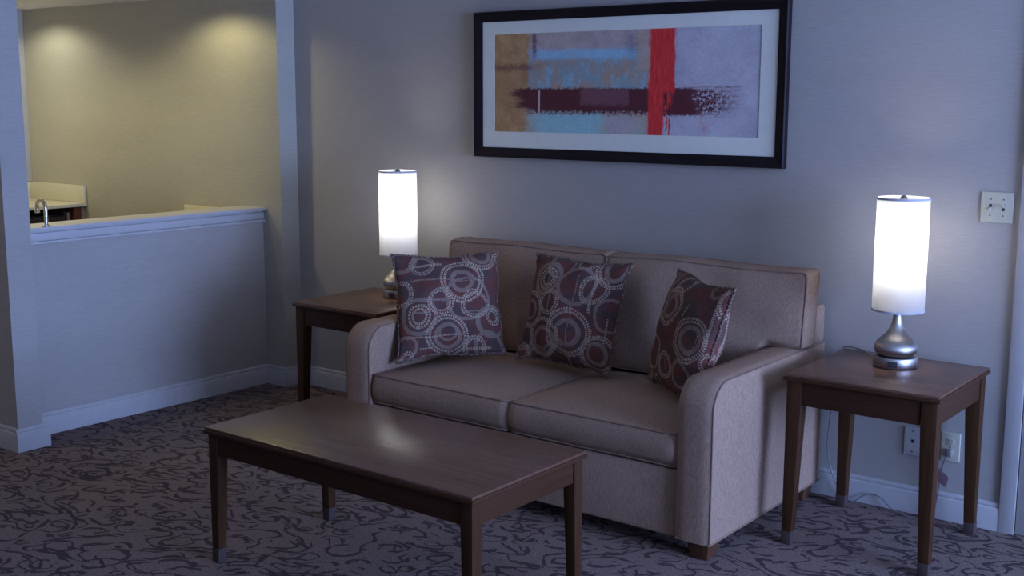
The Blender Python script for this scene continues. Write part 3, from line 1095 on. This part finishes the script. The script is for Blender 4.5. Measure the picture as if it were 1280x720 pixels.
# ------------------------------------------------------------------ table lamps
def table_lamp(label, loc, group):
    t = thing('table_lamp', label, 'lamp', loc, group=group)
    bm = bmesh.new()
    lathe(bm, [(0.074, 0.0), (0.078, 0.002), (0.079, 0.004), (0.079, 0.036), (0.077, 0.040), (0.06, 0.041)], 56)
    base = build('base', bm, M['steel'], t, smooth=35)
    # two-port outlet in the base, towards the sofa side of the room
    bm = bmesh.new()
    box(bm, -0.016, 0.016, -0.0805, -0.074, 0.008, 0.030)
    so = build('power_socket', bm, M['slot'], base, bevel=0.001)
    so.rotation_euler = (0, 0, R(14))
    bm = bmesh.new()
    prof = [(0.056, 0.040), (0.062, 0.043), (0.071, 0.050), (0.0765, 0.060), (0.0775, 0.070), (0.0755, 0.081), (0.070, 0.092), (0.061, 0.103),
            (0.050, 0.113), (0.040, 0.123), (0.031, 0.135), (0.0245, 0.148), (0.019, 0.163), (0.016, 0.178), (0.0152, 0.195), (0.0152, 0.232)]
    lathe(bm, prof, 56)
    body = build('body', bm, M['steel'], t, smooth=40)
    # shade
    rs, zb, zt = 0.0935, 0.214, 0.626
    bm = bmesh.new()
    rows = []
    for i in range(15):
        z = zb + (zt - zb) * i / 14
        rows.append((rs, z))
    lathe(bm, rows, 64, capb=False, capt=False)
    sh = build('lamp_shade', bm, M['shade'], t, smooth=60)
    for z in (zb, zt):
        bm = bmesh.new()
        lathe(bm, [(rs - 0.0015, z - 0.004), (rs + 0.0012, z - 0.004), (rs + 0.0012, z + 0.004), (rs - 0.0015, z + 0.004), (rs - 0.0015, z - 0.004)], 64, capb=False, capt=False)
        build('shade_hem', bm, HEM, sh, smooth=40)
    # spider, harp and finial
    bm = bmesh.new()
    for k in range(3):
        a = k * 2 * PI / 3 + 0.4
        tube(bm, [(0, 0, zt - 0.012), (rs * math.cos(a), rs * math.sin(a), zt - 0.003)], 0.0018, 6)
    tube(bm, smooth_path([(0.03, 0, 0.215), (0.036, 0, 0.35), (0.03, 0, 0.50), (0, 0, zt - 0.012)]), 0.0018, 6)
    tube(bm, smooth_path([(-0.03, 0, 0.215), (-0.036, 0, 0.35), (-0.03, 0, 0.50), (0, 0, zt - 0.012)]), 0.0018, 6)
    tube(bm, [(-0.03, 0, 0.215), (0.03, 0, 0.215)], 0.0018, 6)
    build('shade_frame', bm, M['steel'], sh, smooth=60)
    bm = bmesh.new()
    lathe(bm, [(0.006, zt - 0.012), (0.013, zt - 0.006), (0.014, zt + 0.002), (0.009, zt + 0.009), (0.003, zt + 0.012)], 20)
    build('finial', bm, M['screw'], sh, smooth=50)
    # socket and bulb
    bm = bmesh.new()
    lathe(bm, [(0.0165, 0.21), (0.0165, 0.275), (0.013, 0.28)], 24)
    build('bulb_socket', bm, M['screw'], body, smooth=40)
    bm = bmesh.new()
    lathe(bm, [(0.011, 0.28), (0.014, 0.30), (0.026, 0.335), (0.029, 0.355), (0.026, 0.375), (0.014, 0.390), (0.003, 0.394)], 24)
    build('bulb', bm, M['bulb'], t, smooth=60)
    for z in (0.405, 0.51):
        lamp('bulb_light', 'POINT', (0, 0, z), LAMP_W / 2, LAMP_COL, parent=t, shadow_soft_size=0.035)
    return t
HEM = simple('shade_hem_grey', (0.45, 0.45, 0.49), 0.8, var=0.03)
l1 = table_lamp('brushed nickel bottle lamp with tall white drum shade, near the light switch', (-0.679, -0.267, 0.647), 'lit table lamps')
l2 = dup_tree(l1)
l2.location = (-3.197, -0.274, 0.647)
l2['label'] = 'brushed nickel lamp with lit white shade behind the leftmost pillow'

# ------------------------------------------------------------------ framed picture
px0, px1, pz0, pz1 = -2.910, -1.267, 1.3475, 2.038
pic = thing('framed_picture', 'wide framed abstract print with a red stripe, hung above the sofa', 'picture', ((px0 + px1) / 2, 0, pz0))
hw_, H = (px1 - px0) / 2, pz1 - pz0
FW = 0.047
def frame_side(a, b, ia, ib):
    """one mitred moulding bar; a, b outer corners, ia, ib inner (x, z)"""
    bm = bmesh.new()
    prof = [(0.0, 0.002), (0.0, 0.030), (0.10, 0.036), (0.30, 0.034), (0.92, 0.020), (1.0, 0.020), (1.0, 0.002)]   # (share outer->inner, depth)
    A = [bm.verts.new((a[0] + (ia[0] - a[0]) * s, -d, a[1] + (ia[1] - a[1]) * s)) for s, d in prof]
    B = [bm.verts.new((b[0] + (ib[0] - b[0]) * s, -d, b[1] + (ib[1] - b[1]) * s)) for s, d in prof]
    bm.faces.new(A)
    bm.faces.new(B[::-1])
    for i in range(len(prof)):
        j = (i + 1) % len(prof)
        bm.faces.new((A[i], B[i], B[j], A[j]))
    return build('frame_bar', bm, M['frame'], pic, smooth=25)
o_ = [(-hw_, 0), (hw_, 0), (hw_, H), (-hw_, H)]
i_ = [(-hw_ + FW, FW), (hw_ - FW, FW), (hw_ - FW, H - FW), (-hw_ + FW, H - FW)]
for k in range(4):
    frame_side(o_[k], o_[(k + 1) % 4], i_[k], i_[(k + 1) % 4])
cx = (px0 + px1) / 2
ax0, ax1, az0, az1 = -2.793 - cx, -1.393 - cx, 1.471 - pz0, 1.931 - pz0
bm = bmesh.new()   # mat board with a bevelled window
def ringface(bm, o, i, yo, yi):
    A = [bm.verts.new((x, yo, z)) for x, z in o]
    B = [bm.verts.new((x, yi, z)) for x, z in i]
    for k in range(4):
        j = (k + 1) % 4
        bm.faces.new((A[k], A[j], B[j], B[k]))
mo = [(-hw_ + FW - 0.004, FW - 0.004), (hw_ - FW + 0.004, FW - 0.004), (hw_ - FW + 0.004, H - FW + 0.004), (-hw_ + FW - 0.004, H - FW + 0.004)]
ai = [(ax0, az0), (ax1, az0), (ax1, az1), (ax0, az1)]
ai2 = [(ax0 - 0.002, az0 - 0.002), (ax1 + 0.002, az0 - 0.002), (ax1 + 0.002, az1 + 0.002), (ax0 - 0.002, az1 + 0.002)]
ringface(bm, mo, ai2, -0.0155, -0.0155)
ringface(bm, ai2, ai, -0.0155, -0.0125)
ringface(bm, mo, [(0.97 * x, 0.5 * H + (z - 0.5 * H) * 0.97) for x, z in mo], -0.0155, -0.006)
build('mat_board', bm, M['mat'], pic)
bm = bmesh.new()
uvl = bm.loops.layers.uv.new('UVMap')
f = bm.faces.new([bm.verts.new((x, -0.0124, z)) for x, z in ai])
for lp, uv in zip(f.loops, ((0, 0), (1, 0), (1, 1), (0, 1))):
    lp[uvl].uv = uv
pr = build('print', bm, M['art'], pic)
pr['label'] = 'abstract print in tan, blue, lavender and red with a long dark bar'
bx('backing_board', M['sheet'], (-hw_ + 0.02, hw_ - 0.02, -0.009, -0.001, 0.02, H - 0.02), pic)

# ------------------------------------------------------------------ switch and outlets
def plate(t, w_, h_, mat):
    bm = bmesh.new()
    box(bm, -w_ / 2, w_ / 2, -0.0065, 0.0, -h_ / 2, h_ / 2)
    return build('wall_plate', bm, mat, t, bevel=0.0028, seg=3)
def screw(t, x, z):
    bm = bmesh.new()
    lathe(bm, [(0.0036, 0.0), (0.0036, 0.0009), (0.0022, 0.0014)], 14)
    bmesh.ops.rotate(bm, verts=bm.verts[:], matrix=Matrix.Rotation(R(90), 3, 'X'))
    bmesh.ops.translate(bm, verts=bm.verts[:], vec=(x, -0.0064, z))
    return build('screw', bm, M['screw'], t, smooth=50)
sw = thing('light_switch', 'ivory double toggle light switch plate on the wall by the door', 'light switch', (-0.4806 + 0.058, 0, 1.1789 + 0.057))
plate(sw, 0.116, 0.1143, M['plate'])
for sx, upz in ((-0.023, -1), (0.023, 1)):
    for z in (-0.0302, 0.0302):
        screw(sw, sx, z)
    bm = bmesh.new()
    box(bm, sx - 0.0053, sx + 0.0053, -0.0072, -0.0060, -0.012, 0.012)
    build('toggle_slot', bm, M['slot'], sw)
    bm = bmesh.new()
    zc = upz * 0.003
    hexa(bm, [(sx - 0.0046, zc - 0.006), (sx + 0.0046, zc - 0.006), (sx + 0.0046, zc + 0.006), (sx - 0.0046, zc + 0.006)], 0.005,
         [(sx - 0.0036, zc + upz * 0.008 - 0.003), (sx + 0.0036, zc + upz * 0.008 - 0.003), (sx + 0.0036, zc + upz * 0.008 + 0.003), (sx - 0.0036, zc + upz * 0.008 + 0.003)], 0.021)
    for v in bm.verts:      # local z was used as depth
        v.co = Vector((v.co.x, -v.co.z, v.co.y))
    build('toggle', bm, M['plate'], sw, bevel=0.001)
jk = thing('phone_jack', 'white phone jack plate on the wall under the end table', 'wall jack', (-0.7182 + 0.035, 0, 0.2359 + 0.057))
plate(jk, 0.070, 0.1143, M['plate_w'])
for z in (-0.042, 0.042):
    screw(jk, 0, z)
bm = bmesh.new()
box(bm, -0.006, 0.006, -0.0072, -0.006, -0.006, 0.007)
build('jack_port', bm, M['slot'], jk, bevel=0.0005)
ou = thing('power_outlet', 'cream duplex power outlet under the end table, lamp plug in its lower socket', 'outlet', (-0.537, 0, 0.2965))
plate(ou, 0.074, 0.1143, M['plate'])
screw(ou, 0, 0)
for zc in (0.0205, -0.0205):
    bm = bmesh.new()
    lathe(bm, [(0.0168, 0), (0.0168, 0.0014)], 28)
    for v in bm.verts:
        v.co.y = max(-0.0138, min(0.0138, v.co.y))
    bmesh.ops.rotate(bm, verts=bm.verts[:], matrix=Matrix.Rotation(R(90), 3, 'X'))
    bmesh.ops.translate(bm, verts=bm.verts[:], vec=(0, -0.0064, zc))
    so = build('socket', bm, M['plate'], ou, bevel=0.0006)
    bm = bmesh.new()
    box(bm, -0.0076, -0.0052, -0.0084, -0.0074, zc + 0.0005, zc + 0.0085)
    box(bm, 0.0052, 0.0076, -0.0084, -0.0074, zc + 0.0005, zc + 0.0085)
    lathe(bm, [(0.0028, 0.0), (0.0028, 0.001)], 12)
    vs = bm.verts[-24:]
    bmesh.ops.rotate(bm, verts=vs, matrix=Matrix.Rotation(R(90), 3, 'X'))
    bmesh.ops.translate(bm, verts=vs, vec=(0, -0.0074, zc - 0.007))
    build('slots', bm, M['slot'], so)

# lamp cord: from the lamp base over the table's back edge, down the wall, along the carpet and up to the outlet
cd_ = thing('lamp_cord', 'pale lamp cord trailing behind the end table to the outlet', 'cord')
pts = [(-0.768, -0.232, 0.655), (-0.80, -0.17, 0.652), (-0.87, -0.095, 0.652), (-0.945, -0.066, 0.652), (-0.972, -0.050, 0.63), (-0.985, -0.040, 0.56), (-1.008, -0.036, 0.40),
       (-1.020, -0.034, 0.30), (-1.022, -0.033, 0.20), (-0.995, -0.034, 0.10), (-0.950, -0.036, 0.03), (-0.905, -0.034, 0.006), (-0.865, -0.030, 0.036),
       (-0.838, -0.028, 0.048), (-0.795, -0.030, 0.046), (-0.735, -0.045, 0.010), (-0.68, -0.07, 0.006), (-0.62, -0.07, 0.006), (-0.575, -0.055, 0.03), (-0.560, -0.05, 0.12),
       (-0.555, -0.05, 0.20), (-0.545, -0.045, 0.245), (-0.538, -0.035, 0.266)]
bm = bmesh.new()
tube(bm, smooth_path(pts, 7), 0.0028, 7)
build('cable', bm, M['cable'], cd_, smooth=60)
bm = bmesh.new()
hexa(bm, [(-0.549, -0.034), (-0.525, -0.034), (-0.525, -0.010), (-0.549, -0.010)], 0.262, [(-0.547, -0.030), (-0.527, -0.030), (-0.527, -0.0085), (-0.547, -0.0085)], 0.291)
build('plug', bm, M['cable'], cd_, bevel=0.003)
bm = bmesh.new()
vs = [(-0.566, -0.054, 0.222), (-0.520, -0.060, 0.192), (-0.526, -0.064, 0.150), (-0.572, -0.056, 0.170)]
a = [bm.verts.new(v) for v in vs]
b = [bm.verts.new(Vector(v) + Vector((0.0002, -0.0008, 0))) for v in vs]
bm.faces.new(a[::-1])
bm.faces.new(b)
for k in range(4):
    bm.faces.new((a[k], a[(k + 1) % 4], b[(k + 1) % 4], b[k]))
tg = build('paper_tag', bm, M['tag'], cd_)
tg['label'] = 'small mauve tag on the cord'

# ------------------------------------------------------------------ alcove furniture
CX = -6.11
wc = thing('wet_bar_counter', 'cream counter with backsplash against the far left wall of the alcove', 'counter', (-6.44, -0.85, 0))
OFF = Vector((-6.44, -0.85, 0))
def part(name, mat, dims, parent, bevel=0.0, off=OFF):
    bm = bmesh.new()
    box(bm, *dims)
    bmesh.ops.translate(bm, verts=bm.verts[:], vec=-off)
    return build(name, bm, mat, parent, bevel=bevel)
Y0C = -1.56
part('countertop', M['laminate'], (ALC_X0 + 0.002, CX, Y0C, YA - 0.002, 0.924, 0.944), wc, 0.003)
part('end_splash', M['laminate'], (ALC_X0 + 0.022, CX + 0.002, YA - 0.020, YA - 0.002, 0.9445, 1.058), wc, 0.003)
part('back_splash', M['laminate'], (ALC_X0 + 0.002, ALC_X0 + 0.0215, Y0C, YA - 0.002, 0.9445, 1.058), wc, 0.003)
part('filler_strip', M['cabside'], (CX - 0.05, CX - 0.022, -0.160, YA - 0.002, 0.0, 0.922), wc, 0.001)
part('cabinet_stile', M['cab'], (CX - 0.60, CX - 0.018, -0.212, -0.162, 0.0, 0.922), wc, 0.001)
part('cabinet_side', M['cab'], (CX - 0.60, CX - 0.018, Y0C, -0.86, 0.0, 0.922), wc, 0.001)
fg = thing('mini_fridge', 'black under-counter fridge below the cream alcove counter', 'fridge', (-6.44, -0.55, 0))
OF2 = Vector((-6.44, -0.55, 0))
part('body', M['black'], (CX - 0.58, CX - 0.075, -0.845, -0.245, 0.02, 0.875), fg, 0.004, OF2)
part('door', M['black'], (CX - 0.072, CX - 0.03, -0.845, -0.262, 0.04, 0.870), fg, 0.006, OF2)
part('hinge_cover', M['grey'], (CX - 0.072, CX - 0.02, -0.262, -0.247, 0.60, 0.890), fg, 0.002, OF2)
for k in (0, 1):
    part('foot', M['black'], (CX - 0.5 + 0.35 * k, CX - 0.46 + 0.35 * k, -0.83, -0.26, 0.0, 0.02), fg, 0.0, OF2)

sk = thing('sink_counter', 'cream sink counter tucked behind the half wall', 'counter', (-4.78, -0.85, 0))
OF3 = Vector((-4.78, -0.85, 0))
xb = hwx(COL_Y1) - 0.12
bmq = bmesh.new()
qc = [(-5.07, Y0C), (hwx(Y0C) - 0.118, Y0C), (hwx(YA) - 0.118, YA - 0.002), (-5.07, YA - 0.002)]
hexa(bmq, qc, 0.862, qc, 0.892)
bmesh.ops.translate(bmq, verts=bmq.verts[:], vec=-OF3)
build('countertop', bmq, M['laminate'], sk, bevel=0.003)
part('end_splash', M['laminate'], (-5.068, -4.56, YA - 0.020, YA - 0.002, 0.8925, 0.995), sk, 0.003, OF3)
part('base_cabinet', M['cab'], (-5.04, -4.53, Y0C, YA - 0.004, 0.0, 0.8615), sk, 0.002, OF3)
bm = bmesh.new()   # stainless basin rim
for a_, b_, c_, d_ in ((-5.0, -4.62, -1.40, -1.38), (-5.0, -4.62, -0.98, -0.96), (-5.0, -4.98, -1.38, -0.98), (-4.64, -4.62, -1.38, -0.98)):
    box(bm, a_, b_, c_, d_, 0.8925, 0.898)
bmesh.ops.translate(bm, verts=bm.verts[:], vec=-OF3)
build('sink_rim', bm, M['steel'], sk)

fx, fy, fz = -4.395, -1.452, 1.018
fa = thing('faucet', 'small chrome gooseneck faucet rising at the half wall ledge', 'faucet', (fx, fy, fz))
bm = bmesh.new()
arc = [(0, 0, 0.0), (0, 0, 0.045), (0, 0, 0.085)]
rr_ = 0.036
for i in range(1, 13):
    a = PI * i / 12
    arc.append((-rr_ + rr_ * math.cos(a), 0, 0.090 + rr_ * math.sin(a)))
arc.append((-2 * rr_, 0, 0.078))
tube(bm, arc, 0.0095, 14)
build('spout', bm, M['chrome'], fa, smooth=60)
bm = bmesh.new()
lathe(bm, [(0.0125, 0.062), (0.0125, 0.082), (0.010, 0.084)], 20, center=(-2 * rr_, 0))
build('aerator', bm, M['chrome'], fa, smooth=40)
bm = bmesh.new()
lathe(bm, [(0.018, 0.0), (0.018, 0.004), (0.011, 0.009)], 24)
build('base_ring', bm, M['chrome'], fa, smooth=40)
